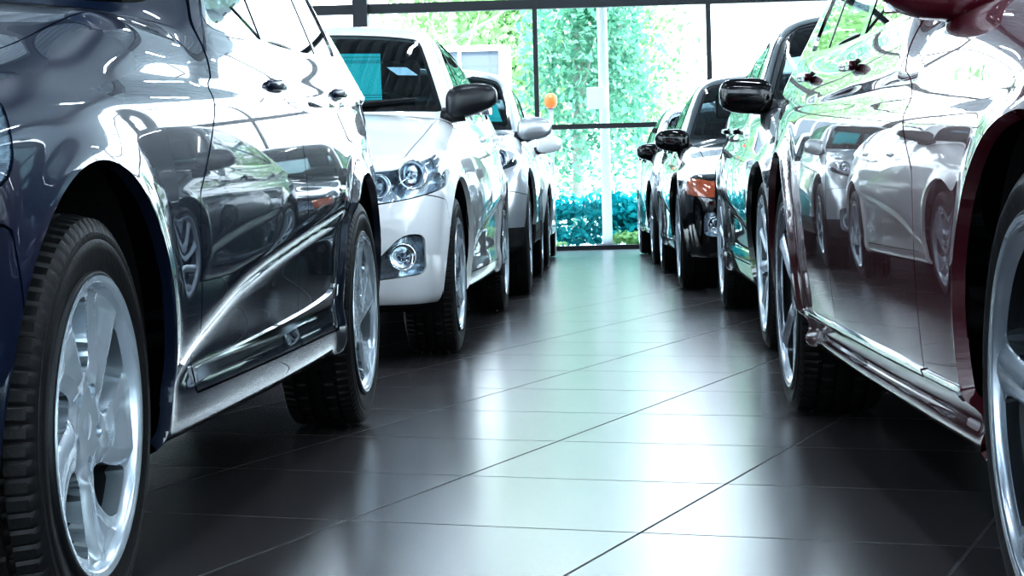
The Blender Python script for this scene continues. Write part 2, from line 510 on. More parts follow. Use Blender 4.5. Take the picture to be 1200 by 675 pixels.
def car_grid(P, FF):
    wb, fo, ro = P['wb'], P['fo'], P['ro']
    z0 = .56; sa, sb = -.05, wb + .05
    k = P['ns']
    ncap = max(36, int(k * .38))
    th = np.concatenate([np.linspace(-90, -30, int(k * .14), endpoint=False), np.linspace(-30, 62, int(k * .80), endpoint=False), np.linspace(62, 90, int(k * .10) + 1)])
    th = np.radians(th)
    ori = []; al = []
    for a in np.linspace(88.5, 0, ncap, endpoint=False): ori.append(sa); al.append(rad(a))
    for s in np.linspace(sa, sb, int(k * 1.15), endpoint=False): ori.append(s); al.append(0)
    for a in np.linspace(0, 88.5, ncap + 1): ori.append(sb); al.append(-rad(a))
    ori = np.array(ori); al = np.array(al)
    ni, nj = len(ori), len(th)
    O = ori[:, None] + 0 * th[None, :]
    ds = -np.sin(al)[:, None] + 0 * th[None, :]
    dt = np.cos(al)[:, None] * np.cos(th)[None, :]; dz = np.cos(al)[:, None] * np.sin(th)[None, :]
    F = FF['F']
    def ev(r): return F(O + ds * r, np.abs(dt * r), z0 + dz * r)
    rs = np.linspace(.15, 1.6, 30)
    lo = np.full(O.shape, .05)
    for r in rs:
        v = ev(r); lo = np.where(v < 0, r, lo)
    hi = lo + (rs[1] - rs[0]) * 1.01
    for _ in range(22):
        m = (lo + hi) / 2; v = ev(m)
        lo = np.where(v < 0, m, lo); hi = np.where(v < 0, hi, m)
    r = (lo + hi) / 2
    S_, T_, Z_ = O + ds * r, dt * r, z0 + dz * r
    T_[:, -1] = 0; T_[:, 0] = 0
    e = .0015
    gs = F(S_ + e, T_, Z_) - F(S_ - e, T_, Z_)
    gt = F(S_, np.abs(T_ + e), Z_) - F(S_, np.abs(T_ - e), Z_)
    gz = F(S_, T_, Z_ + e) - F(S_, T_, Z_ - e)
    L = np.sqrt(gs**2 + gt**2 + gz**2) + 1e-12
    Pn = np.stack([T_, S_, Z_], -1).reshape(-1, 3); Nn = np.stack([gt / L, gs / L, gz / L], -1).reshape(-1, 3)
    q = []
    for i in range(ni - 1):
        for j in range(nj - 1):
            q.append((i * nj + j, (i + 1) * nj + j, (i + 1) * nj + j + 1, i * nj + j + 1))
    return Surf(Pn, Nn, q)

def build_car(P_, name, paint_mat, loc, rz):
    P = dict(BASE); P.update(P_)
    if P['rim_mat'] is None: P['rim_mat'] = M['alloy']
    FF = car_fields(P); S = car_grid(P, FF)
    wb, fo, ro, hw, arch, tr = P['wb'], P['fo'], P['ro'], P['hw'], P['arch'], P['tr']
    D, Roof = FF['D'], FF['Roof']
    root = empty(name, loc, rz)
    def surfT(s, z):
        T = np.linspace(1.2, .2, 400); v = FF['F'](np.full(400, s), T, np.full(400, z))
        return float(T[np.argmax(v < 0)])
    A = lambda f: (lambda P3, N3: f(P3[:, 1], P3[:, 0], P3[:, 2], N3))
    rest = S.polys; lab = {}
    def mx(*a):
        r = a[0]
        for b in a[1:]: r = np.maximum(r, b)
        return r
    def take(key, f, gap=.0022):
        nonlocal rest
        fld = A(f)
        if gap:
            i, rest = S.cut(rest, lambda p, n: fld(p, n) + gap)
            g, rest = S.cut(rest, lambda p, n: fld(p, n) - gap)
            lab.setdefault('gap', []).extend(g)
        else:
            i, rest = S.cut(rest, fld)
        lab[key] = i
    def split(src, key, f):
        i, o = S.cut(lab[src], A(f)); lab[key] = i; lab[src] = o
    rr = lambda s, z, a: np.hypot(s - a, z - tr - .01)
    take('drop', lambda s, T, z, n: np.minimum(rr(s, z, 0), rr(s, z, wb)) - arch + 10 * (T < .45), 0)
    take('under', lambda s, T, z, n: mx(n[:, 2] + .80, z - .45), 0)
    # windscreen and rear window
    def g_ws(s, T, z, n):
        return smax(smax(-.010 - FF['Fw'](s, T, z), FF['Fside'](s, T, z) + .050, .03), smax(FF['Froof'](s, T, z) + .030, D(s) + .004 - z, .02), .018)
    take('screen', g_ws, 0); split('screen', 'screen_glass', lambda s, T, z, n: smax(FF['Fside'](s, T, z) + .070, smax(FF['Froof'](s, T, z) + .044, D(s) + .035 - z, .02), .025))
    def g_rw(s, T, z, n):
        return smax(smax(-.012 - FF['Fr'](s, T, z), FF['Fside'](s, T, z) + .06, .04), smax(FF['Froof'](s, T, z) + .035, D(s) + .03 - z, .02), .03)
    take('rear_window', g_rw, 0)
    def g_sg(s, T, z, n):
        lo = D(s) - .012 - z
        hi = z - (Roof(s) - .085)
        a = smax(lo, hi, .03)
        a = smax(a, FF['Fw'](s, T, z) + .062, .04)
        c = (s - P['rear_door_top'] - .25) + (z - 1.2) * .45
        a = smax(a, c, .05)
        return smax(a, -FF['Fside'](s, T, z) - .03, .01)
    take('side_glass', lambda s, T, z, n: g_sg(s, T, z, n), 0)
    take('window_trim', lambda s, T, z, n: mx(g_sg(s, T, z, n) - .014, -FF['Fside'](s, T, z) - .045), 0)
    Bl = lambda z: P['B'] + (z - 1.0) * .10
    split('side_glass', 'b_pillar', lambda s, T, z, n: np.abs(s - Bl(z)) - .038)
    dq = lambda z: P['rear_door_top'] - .02
    split('side_glass', 'front_glass', lambda s, T, z, n: s - Bl(z))
    split('side_glass', 'c_bar', lambda s, T, z, n: np.abs(s - dq(z)) - .014)
    split('side_glass', 'quarter_glass', lambda s, T, z, n: dq(z) - s)
    # lamps
    qf = lambda s, T: (s + fo) * .85 + T
    hl = P['head'] or dict(q0=.38, q1=1.25, lo=(.575, .665), hi=(.67, .865))
    def g_head(s, T, z, n):
        q = (qf(s, T) - hl['q0']) / (hl['q1'] - hl['q0'])
        zl = hl['lo'][0] + (hl['lo'][1] - hl['lo'][0]) * np.clip(q, 0, 1)**1.3
        zh = hl['hi'][0] + (hl['hi'][1] - hl['hi'][0]) * np.clip(q, -.2, 1.2)**.9 if False else hl['hi'][0] + (hl['hi'][1] - hl['hi'][0]) * q
        return mx(smax(smax(zl - z, z - zh, .03), smax(-q * .8, (q - 1) * .8 + .10 * (z - zh) * 0, .03), .05), s + .28, n[:, 2] - .78)
    take('headlight', g_head)
    if P['amber']: split('headlight', 'amber', lambda s, T, z, n: mx(.80 - qf(s, T), z - .80))
    def g_fog(s, T, z, n):
        return smax(smax(.53 + (z - .33) * 1.0 - T, T - .755, .03), smax(.325 - z + (T - .6) * .1, z - .485, .03), .03) + 5 * (s > -.2)
    take('fog', g_fog)
    take('grille', lambda s, T, z, n: smax(T - .36 - (z - .6) * .6, smax(.57 - z, z - .68, .02), .03) + 5 * (s > -.2))
    take('intake', lambda s, T, z, n: smax(T - .46, smax(.25 - z, z - .42, .02), .05) + 5 * (s > -.2))
    # rear lamps
    qr = lambda s, T: (wb + ro - s) * .9 + T
    take('tail', lambda s, T, z, n: smax(smax(.74 - z, z - .96, .03), smax(.55 - qr(s, T), qr(s, T) - 1.12, .03), .04) + 5 * (s < wb + .3))
    # panels
    sf = FF['sfront']
    take('hood', lambda s, T, z, n: smax(smax(s - (P['cowl_s'] - .01 + .14 * T**2), T - (.665 + .05 * np.clip((s + fo) / 1.3, 0, 1)), .05), smax(-fo + .165 + .30 * T**2 - s, .45 - n[:, 2], .03), .05))
    take('rear_bumper', lambda s, T, z, n: mx(wb + .42 - s, z - .70))
    take('trunk', lambda s, T, z, n: mx(P['rg_bot'] + .02 - s - .0 * T, T - .62, .70 - z))
    take('front_bumper', lambda s, T, z, n: mx(s + .33, z - .655 + .10 * (s + fo)))
    dtop = lambda s, T, z: mx(z - (Roof(s) - .045), FF['Fw'](s, T, z) + .028, -FF['Fside'](s, T, z) - .06 + 10 * (z < D(s) + .0))
    front = lambda s, z: P['d0'] + .05 * np.clip((.55 - z) / .35, -1, 1)**2 * 1. - s
    take('front_door', lambda s, T, z, n: mx(front(s, z), s - Bl(np.maximum(z, .95)), P['sill'] - z, mx(z - (Roof(s) - .045), FF['Fw'](s, T, z) + .026), n[:, 2] - .75))
    rd = lambda s, z: mx(s - (P['d2'] + .12 * np.clip((z - .75) / .25, 0, 1)), np.where(z < 1.05, arch + .055 - rr(s, z, wb), -1.))
    take('rear_door', lambda s, T, z, n: mx(Bl(np.maximum(z, .95)) - s, rd(s, z), P['sill'] - z, mx(z - (Roof(s) - .045), (s - P['rear_door_top'] - .32) + (z - 1.2) * .45), n[:, 2] - .75))
    take('skirt', lambda s, T, z, n: mx(z - P['sill'], .25 - s, s - wb + .25), 0)
    take('fender', lambda s, T, z, n: mx(s - P['d0'] - .12, FF['Fw'](s, T, z) + 0 * s, z - D(s) - .01, .30 - T), 0)
    if P['mold']:
        zm, wm, s0, s1 = P['mold']
        mf = lambda s, T, z, n: mx(np.abs(z - pchip(s, *zm)) - wm, s0 - s, s - s1)
        a1, lab['front_door'] = S.cut(lab['front_door'], A(mf)); a2, lab['rear_door'] = S.cut(lab['rear_door'], A(mf))
        lab['mold_f'], lab['mold_r'] = a1, a2
        if P.get('mold_full'):
            a3, lab['fender'] = S.cut(lab['fender'], A(mf)); lab['mold_s'] = a3
    if P['clad']:
        cl = []
        for k in ('front_bumper', 'rear_bumper', 'skirt', 'fender', 'front_door', 'rear_door'):
            i, lab[k] = S.cut(lab[k], A(lambda s, T, z, n: z - P['clad'])); lab[k + '_clad'] = i
        i, rest = S.cut(rest, A(lambda s, T, z, n: z - P['clad'])); lab['body_clad'] = i
    lab['body'] = rest
    # ---- build
    def centre(key, nm, mat, off=0., flange=.012, parent=root):
        me = S.mesh(nm, lab.get(key, []), off, flange, both=True)
        return link(nm, me, mat, parent) if me else None
    def sides(key, nm, mat, off=0., flange=.012, parents=None):
        r = {}
        for sd in (1, -1):
            me = S.mesh(nm, lab.get(key, []), off, flange, mirror=(sd < 0))
            if me: r[sd] = link(nm, me, mat, (parents or {}).get(sd, root))
        return r
    centre('body', 'body_shell', paint_mat, 0, .02)
    centre('gap', 'panel_gap', M['gap'], -.009, 0)
    centre('under', 'underbody', M['liner'], 0, 0)
    centre('hood', 'hood', paint_mat); centre('trunk', 'trunk_lid', paint_mat)
    fb = centre('front_bumper', 'front_bumper', paint_mat, 0, .02); rb = centre('rear_bumper', 'rear_bumper', paint_mat, 0, .02)
    fen = sides('fender', 'fender', paint_mat, 0, .022)
    fd = sides('front_door', 'front_door', paint_mat); rdo = sides('rear_door', 'rear_door', paint_mat)
    sides('skirt', 'side_skirt', paint_mat, 0, .02)
    centre('screen', 'windshield_border', M['gloss_black'], -.002, .0)
    ws = centre('screen_glass', 'windshield', M['screen'], -.002, 0)
    centre('rear_window', 'rear_window', M['carglass'], -.002, 0)
    sides('window_trim', 'window_trim', M[P['trim']], .001, .006)
    sides('front_glass', 'door_glass', M['carglass'], -.004, 0, fd)
    sides('side_glass', 'door_glass', M['carglass'], -.004, 0, rdo)
    sides('quarter_glass', 'quarter_glass', M['carglass'], -.004, 0)
    sides('b_pillar', 'pillar_cover', M['gloss_black'], -.002, .01); sides('c_bar', 'window_divider', M['gloss_black'], -.002, .01)
    if P['mold']:
        sides('mold_f', 'door_molding', M['chrome'], .007, .014, fd); sides('mold_r', 'door_molding', M['chrome'], .007, .014, rdo)
    if P.get('mold_full'): sides('mold_s', 'sill_molding', M['chrome'], .006, .012)
    if P['clad']:
        sides('front_bumper_clad', 'lower_bumper', M['plastic'], 0, .02, {1: fb, -1: fb}); centre('rear_bumper_clad', 'lower_bumper', M['plastic'], 0, .02, rb)
        for k, par in (('skirt_clad', None), ('front_door_clad', fd), ('rear_door_clad', rdo), ('fender_clad', fen)):
            sides(k, 'lower_cladding', M['plastic'], 0, .015, par)
        centre('body_clad', 'lower_cladding', M['plastic'], 0, .015)
    # lamps
    hous = sides('headlight', 'headlight', M['reflector_dark'], -.050, -.048)
    for sd, o in hous.items():
        me = S.mesh('lamp_lens', lab['headlight'], .0, .004, mirror=(sd < 0)); link('lamp_lens', me, M['lens'], o)
        for (q, r) in P.get('bowls', ((.60, .040), (.84, .050))):
            qn = (q + .06 - hl['q0']) / (hl['q1'] - hl['q0'])
            zz = .5 * (hl['lo'][0] + (hl['lo'][1] - hl['lo'][0]) * qn ** 1.3 + hl['hi'][0] + (hl['hi'][1] - hl['hi'][0]) * qn)
            # bowl near the skin
            T = min(q, .70 if q > .7 else .58); s_ = -fo + .22 * (q - .4) + .16
            s_ = -fo + (.15 * (T / hw)**2 + .20 * (T / hw)**8) + .13
            bowl = [( .0, .006), (.012, .02), (.030, r * .75), (.055, r), (.058, r + .006), (.050, r + .004), (.0, .03)]
            me = lathe_x('lamp_bowl', bowl, 32)
            b = link('lamp_bowl', me, M['reflector'], o, (T * sd, s_, zz), (0, 0, -PI / 2 + sd * .35))
            me = super_ellipsoid('lamp_bulb', (.014, .014, .014), 1, 1, nu=10, nv=14)
            link('lamp_bulb', me, M['lens_ball'], o, (T * sd + .02 * sd, s_ - .03, zz))
    if P['amber']: sides('amber', 'turn_signal', M['amber'], 0, .01)
    fg = sides('fog', 'fog_lamp', M['reflector_dark'], -.030, -.029)
    for sd, o in fg.items():
        T = .675; s_ = float(FF['sfront'](np.array(T), np.array(.41))) + .035
        me = lathe_x('fog_bowl', [(0, .004), (.008, .02), (.022, .036), (.034, .046), (.034, .050), (.0, .04)], 28)
        link('fog_bowl', me, M['reflector'], o, (T * sd, s_, .405), (0, 0, -PI / 2 + sd * .25))
        me = S.mesh('fog_lens', lab['fog'], -.004, .003, mirror=(sd < 0)); link('fog_lens', me, M['lens'], o)
    gr = centre('grille', 'grille', M['gloss_black'], -.025, -.024)
    if gr:
        mb = MB()
        for zz in (.595, .625, .655):
            pts = [(t, float(sf(np.array(abs(t)), np.array(zz))) + .004, zz) for t in np.linspace(-.35, .35, 13)]
            mb.tube(pts, .006, 6)
        mb.build('grille_bar', M['chrome'], gr, True)
    centre('intake', 'lower_intake', M['gloss_black'], -.03, -.029)
    sides('tail', 'tail_light', M['red_lens'], -.001, .01)
    # arch liners
    for a in (0, wb):
        for sd in (1, -1):
            v = []; f = []; k = 40; R = arch + .012
            xs = [.52, hw - .075, hw - .052]
            for j in range(k + 1):
                t = rad(-20 + 220 * j / k)
                for x in xs: v.append((x * sd, a + R * math.cos(t), tr + .01 + R * math.sin(t)))
                v.append((.52 * sd, a, tr))
            n = 4
            for j in range(k):
                for i in range(2): f.append((j * n + i, j * n + i + 1, (j + 1) * n + i + 1, (j + 1) * n + i))
                f.append((j * n, (j + 1) * n, j * n + 3))
            link('wheel_arch_liner', mesh('wheel_arch_liner', v, f, False), M['liner'], root)
    for a in (0, wb):
        for sd in (1, -1): add_wheel(P, root, sd, a, spin=rad(P.get('spin', 12) + (25 if a else 0)))
    # door handles
    for sd in (1, -1):
        for par, s_ in ((fd, P['B'] - .17), (rdo, P['d2'] - .06)):
            if sd not in par: continue
            z_ = .86 + .03 * s_; z_ = P.get('handle_z', .84) + .028 * s_
            T = surfT(s_, z_)
            me = super_ellipsoid('door_handle', (.012, .092, .0125), .5, .8, fn=lambda x, y, z: (x - (y / .092)**2 * .010, y, z + .004 * (y / .095)), nu=12, nv=28)
            link('door_handle', me, P.get('handle_mat') or paint_mat, par[sd], ((T + .014) * sd, s_, z_))
            me = super_ellipsoid('handle_recess_shade', (.0025, .05, .017), .7, 1, nu=10, nv=24)  # thin black disc, no real hollow: stands for the shade behind the handle
            link('handle_recess_shade', me, M['gap'], par[sd], ((T - .001) * sd, s_, z_ - .002))
    # mirrors
    mm = P['mirror'] or paint_mat
    bx = P['mirror_box']
    for sd in (1, -1):
        ms, mz = P['cowl_s'] + .30, P.get('mirror_z', .985)
        T0 = surfT(ms, mz - .05)
        def shp(x, y, z):
            u = (x + .12) / .24
            k = 1 - .28 * u * u if bx > .5 else 1 - .10 * u
            z = z * k * (1 if z > 0 else 1 - P.get('mirror_tilt', .0) * 9 * u * (u > 0)) + P.get('mirror_tilt', .012) * u
            if y > 0: y = y * .45
            else: y = y * (1 - .35 * u)
            return (x * sd, y + .035 * u, z)
        me = super_ellipsoid('side_mirror', (P.get('mirror_w', .112), .085, P.get('mirror_h', .080)), .65, bx, fn=shp, nu=20, nv=36)
        if sd < 0:
            me.flip_normals()
        mo = link('side_mirror', me, mm, root, ((T0 + P['mirror_off']) * sd, ms, mz + .035))
        g = MB().box((-.095, .035, -.05), (.09, .0425, .055)).build('mirror_glass', M['mirror'], mo, bevel=.012)
        st = MB(); st.tube([(-.125 * sd, .0, -.045), (-.09 * sd, -.01, -.05), (-.03 * sd, -.01, -.045)], [.034, .030, .03], 12)
        st.build('mirror_arm', M['plastic'], mo, True)
    # wipers
    wp = MB()
    for t0, t1 in ((-.45, .05), (.10, .58)):
        pts = []
        for u in np.linspace(0, 1, 7):
            t = t0 + (t1 - t0) * u; z = P['cowl'] + .012 + .045 * u * (1 if True else 0)
            s_ = np.linspace(P['cowl_s'] - .3, P['cowl_s'] + .5, 400); v = FF['F'](s_, np.full(400, abs(t)), np.full(400, z)); k = int(np.argmax(v < 0))
            pts.append((t, float(s_[k]) - .012, z + .008))
        wp.tube(pts, .007, 6)
    wp.build('wiper', M['plastic'], root, True)
    # interior
    if True:
        MB().box((-hw + .16, P['cowl_s'] + .05, .52), (hw - .16, P['cowl_s'] + .45, P['cowl'] - .09)).build('dashboard', M['seat'], root, bevel=.05)
        MB().box((-hw + .15, P['cowl_s'] + .2, .30), (hw - .15, wb + .3, .36)).build('cabin_floor', M['seat'], root)
        for t in (-.37, .37):
            for s0 in (P['B'] - .45,):
                mb = MB().box((t - .24, s0, .40), (t + .24, s0 + .5, .56))
                sh = [( -.23, .46, .5), (.23, .46, .5)]
                mb.build('seat_cushion', M['seat'], root, bevel=.05)
                mb = MB().box((t - .23, s0 + .42, .5), (t + .23, s0 + .56, 1.08)); o = mb.build('seat_back', M['seat'], root, bevel=.05)
                MB().box((t - .13, s0 + .47, 1.10), (t + .13, s0 + .56, 1.28)).build('headrest', M['seat'], o, bevel=.035)
        MB().box((-hw + .2, wb - .35, .40), (hw - .2, wb + .15, .60)).build('rear_bench', M['seat'], root, bevel=.05)
        MB().box((-hw + .22, wb + .08, .55), (hw - .22, wb + .22, 1.08)).build('rear_seat_back', M['seat'], root, bevel=.05)
        v = MB(); pts = [(.37 * 1 + .18 * math.cos(a), P['cowl_s'] + .62 + .06 * math.sin(a), .93 + .17 * math.sin(a)) for a in np.linspace(0, 2 * PI, 33)]
        v.tube(pts, .014, 8, cap=False); v.build('steering_wheel', M['plastic'], root, True)
        MB().box((-.11, P['cowl_s'] + .66, P['H'] - .20), (.11, P['cowl_s'] + .69, P['H'] - .14)).build('rear_view_mirror', M['plastic'], root, bevel=.012)
        lo = MB().box((-hw + .2, -.55, .30), (hw - .2, wb + ro - .35, .34)); lo.build('chassis', M['liner'], root)
    return root, P, FF

M['reflector_dark'] = principled('lamp_housing', (.60, .66, .72), .2, .85, bump=(30, .35))
M['lens_ball'] = principled('bulb_glass', (.55, .62, .70), .03, .6, coat=1.)

def place(P_, name, mat, side, X, Y, heading, label, group=None, **kw):
    """side=+1: the car stands left of the aisle, its +x flank faces it. (X,Y): outer face of the front wheel"""
    P = dict(BASE); P.update(P_); h = heading
    w = (P['hw'] - P['inset']) * side
    # local (w,0) must land on (X,Y); rotation about z by -h
    c, s_ = math.cos(h), math.sin(h)
    ox, oy = X - w * c, Y + w * s_
    root, P, FF = build_car(P_, name, mat, (ox, oy, 0), -h)
    tag(root, label, 'car', group)
    return root, P, FF

# ------------------------------------------------------------------ cars
HATCH = dict(ro=.78, rg_bot=3.08, rg_top=2.55, swoop=.022, swoop_pts=([.42, .66, 1.0, 1.6, 2.1, 2.4], [.335, .40, .47, .535, .575, .60]), trim='chrome', ns=150, spin=24)
L1P = dict(HATCH, mold=(([.5, 1.5, 2.0, 2.3], [.325, .352, .375, .43]), .013, .45, 2.2), fine=True, fo=.82, ro=.84, mirror_z=1.09, belt_m=1.0, cowl=1.0)
L1, P1, F1 = place(L1P, 'hatchback', M['navy'], 1, -.608, 2.82, .0751,
                   'dark navy glossy car nearest on the left with silver twisted-spoke wheels')
L2P = dict(HATCH, fo=.80, ns=130, mirror=M['satin_black'], mirror_tilt=.030, mirror_off=.075, trim='gloss_black', spin=5)
L2, P2, F2 = place(L2P, 'hatchback', M['white'], 1, -.212, 7.71, .068,
                   'white car with black door mirror and teal sheet behind its windscreen')
SUV = dict(wb=2.48, fo=.78, ro=.72, hw=.89, tr=.345, rr=.225, tw=.225, arch=.42, H=1.66, hood_f=.88, hood_m=1.02, cowl=1.10, cowl_s=.42,
           belt_m=1.08, belt_r=1.14, deck=1.14, roof_s=1.10, rg_top=2.85, rg_bot=3.15, tumble=.22, zb=.27, sill=.36, crease=(.86, .98),
           d0=.55, B=1.5, d2=2.35, clad=.42, rim='seven', ns=84, fine=False, handle_z=.94, mirror_z=1.12, swoop=.014,
           swoop_pts=([.42, .66, 1.0, 1.6, 2.1, 2.4], [.46, .50, .55, .60, .62, .64]),
           head=dict(q0=.42, q1=1.20, lo=(.70, .80), hi=(.80, .96)))
L3, P3, F3 = place(dict(SUV, H=1.50, cowl=1.03, belt_m=1.01, belt_r=1.07, deck=1.07, hood_f=.84, hood_m=.96, mirror_z=.995, spin=4), 'crossover', M['silver'], 1, .113, 11.9, .045,
                   'silver car with black lower bumper parked behind the white car')
L4, P4, F4 = place(dict(HATCH, ns=76, fine=False, wb=2.5, ro=.72, fo=.70, rim='seven', trim='gloss_black', rear_door_top=2.30), 'hatchback', M['pearl'], 1, .306, 15.9, .045,
                   'pale pearl car at the far end of the left row by the window wall')
SEDAN = dict(wb=2.89, fo=.86, ro=.98, hw=.90, inset=.028, tr=.330, rr=.262, tw=.235, arch=.385, H=1.44, hood_f=.72, hood_m=.88, cowl=.97, cowl_s=.55,
             belt_m=.975, belt_r=1.03, deck=1.05, roof_s=1.40, roof_pk=1.9, rg_top=2.75, rg_bot=3.35, crease=(.72, .86), shoulder=.020,
             d0=.76, B=1.86, d2=2.62, rear_door_top=2.5, sill=.30, zb=.20, swoop=.020, rim='star', upper=.38, trim='chrome', flare=.024,
             swoop_pts=([.5, .8, 1.2, 1.9, 2.4, 2.6], [.42, .46, .50, .55, .60, .62]))
R1, P5, F5 = place(dict(SEDAN, mold=(([.3, 2.6], [.310, .310]), .0065, .385, 2.52), mold_full=True, rim_mat=M['alloy_dark'], spin=10, ns=150, swoop=0, skirt_in=.026, mirror_off=-.005, mirror_z=.945, mirror_w=.105), 'sedan', M['maroon'], -1, .680, 2.53, .0315,
                   'dark maroon sedan nearest on the right with chrome sill strip')
R2, P6, F6 = place(dict(SEDAN, wb=2.60, fo=.80, ro=.80, hw=.90, H=1.45, cowl=.99, belt_m=1.0, belt_r=1.05, deck=1.07, rg_top=2.55, rg_bot=3.05, d2=2.42, rear_door_top=2.32, B=1.65, d0=.6,
                        mold=(([.5, 2.6], [.34, .34]), .012, .55, 2.3), mirror=M['gloss_black'], mirror_box=.35, ns=110, mirror_off=.05, mirror_z=.975, rim='double'), 'sedan', M['graphite'], -1, .973, 7.475, .0467,
                   'graphite car with boxy black mirror, second in the right row')
R3, P7, F7 = place(dict(SEDAN, wb=2.50, fo=.80, ro=.80, H=1.42, hw=.89, rg_top=2.45, rg_bot=3.0, d2=2.34, rear_door_top=2.24, B=1.6, d0=.58, roof_s=1.3, roof_pk=1.7, hood_f=.70, hood_m=.83, cowl=.93,
                        belt_m=.95, belt_r=1.0, deck=1.02, mirror_z=.90, mirror=M['gloss_black'], rim='seven', ns=84, fine=False, amber=True,
                        head=dict(q0=.42, q1=1.20, lo=(.545, .59), hi=(.645, .70)), bowls=((.62, .03),), mirror_off=.02), 'sedan', M['black'], -1, 1.044, 12.03, .034,
                   'black car with an amber front lamp, third in the right row')
R4, P8, F8 = place(dict(HATCH, ns=76, fine=False, wb=2.5, ro=.75, fo=.72, rim='seven', mirror=M['gloss_black'], mirror_z=.90, mirror_off=-.02, H=1.40, trim='gloss_black', rear_door_top=2.30), 'hatchback', M['forest'], -1, 1.176, 16.1, .025,
                   'dark car at the far end of the right row by the window wall')

# ------------------------------------------------------------------ sheets behind the windscreens
def on_screen(P, FF, t, z):
    s = np.linspace(P['cowl_s'] - .3, P['roof_s'] + .4, 1600); v = FF['F'](s, np.full(1600, abs(t)), np.full(1600, z))
    return float(s[int(np.argmax(v < 0))])
def sheet(car, P, FF, t0, t1, z0, z1, name, mat, label, cat, lines=None):
    rows = 10; cols = 6; V = []; F = []
    for i in range(rows + 1):
        z = z0 + (z1 - z0) * i / rows
        for j in range(cols + 1):
            t = t0 + (t1 - t0) * j / cols + .055 * (1 - i / rows)
            V.append((t, on_screen(P, FF, t, z) + .030, z))
    for i in range(rows):
        for j in range(cols):
            a = i * (cols + 1) + j; F.append((a, a + 1, a + cols + 2, a + cols + 1))
    me = mesh(name, V, F, True)
    uv = me.uv_layers.new(name='UVMap')
    for lp in me.loops:
        k = lp.vertex_index; uv.data[lp.index].uv = ((k % (cols + 1)) / cols, (k // (cols + 1)) / rows)
    o = link(name, me, mat, None)
    o.location = car.location; o.rotation_euler = car.rotation_euler
    tag(o, label, cat)
    return o

def sheet_mat():
    m, nt, out = new_mat('teal_printed_sheet')
    tc = N(nt, 'ShaderNodeTexCoord'); sp = N(nt, 'ShaderNodeSeparateXYZ')
    nt.links.new(tc.outputs['UV'], sp.inputs[0])
    cr = N(nt, 'ShaderNodeValToRGB'); cr.color_ramp.interpolation = 'CONSTANT'
    els = [(0, 1), (.03, .3), (.05, 1), (.075, .3), (.10, 1), (.125, .35), (.15, .8), (.79, .25), (.81, .9), (.825, .3), (.85, .8), (.91, .35), (.93, .8)]
    r = cr.color_ramp; r.elements[0].position = 0; r.elements[0].color = (1, 1, 1, 1); r.elements[1].position = .99; r.elements[1].color = (.7,) * 3 + (1,)
    for p, v in els[1:]:
        e = r.elements.new(p); e.color = (v, v, v, 1)
    nt.links.new(sp.outputs['Y'], cr.inputs[0])
    # faint lines of small print in the middle field
    mp = N(nt, 'ShaderNodeMapping'); mp.inputs['Scale'].default_value = (26, 90, 1)
    nt.links.new(tc.outputs['UV'], mp.inputs[0])
    nz = N(nt, 'ShaderNodeTexNoise', Scale=1., Detail=1.); nt.links.new(mp.outputs[0], nz.inputs['Vector'])
    c2 = N(nt, 'ShaderNodeValToRGB'); c2.color_ramp.elements[0].position = .4; c2.color_ramp.elements[0].color = (.6,) * 3 + (1,); c2.color_ramp.elements[1].position = .6
    nt.links.new(nz.outputs['Fac'], c2.inputs[0])
    mu = N(nt, 'ShaderNodeMix', data_type='RGBA', blend_type='MULTIPLY'); mu.inputs[0].default_value = 1
    nt.links.new(cr.outputs[0], mu.inputs[6]); nt.links.new(c2.outputs[0], mu.inputs[7])
    m2 = N(nt, 'ShaderNodeMix', data_type='RGBA', blend_type='MULTIPLY'); m2.inputs[0].default_value = 1
    m2.inputs[7].default_value = (.03, .62, .68, 1); nt.links.new(mu.outputs[2], m2.inputs[6])
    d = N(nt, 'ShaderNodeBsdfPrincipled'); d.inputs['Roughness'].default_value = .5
    nt.links.new(m2.outputs[2], d.inputs['Base Color']); nt.links.new(m2.outputs[2], d.inputs['Emission Color']); d.inputs['Emission Strength'].default_value = .55  # the paper also glows by itself: brightness put into the printed colour
    nt.links.new(d.outputs[0], out.inputs[0])
    return m
M['sheet'] = sheet_mat()
M['bluewhite'] = principled('blue_white_card', (.45, .70, .88), .4, emit=((.45, .7, .9), .4))  # plain card with a weak added glow of its own, not a lamp
sheet(L2, P2, F2, .205, .385, 1.035, 1.275, 'price_sheet', M['sheet'], 'teal printed price sheet behind the windscreen of the white car', 'sheet')
sheet(L2, P2, F2, .425, .51, 1.165, 1.205, 'window_card', M['bluewhite'], 'small blue and white card beside the teal sheet behind the white car\'s windscreen', 'card')
sheet(L3, P3, F3, .40, .62, 1.09, 1.24, 'price_sheet', M['sheet'], 'teal sheet behind the windscreen of the silver car', 'sheet')

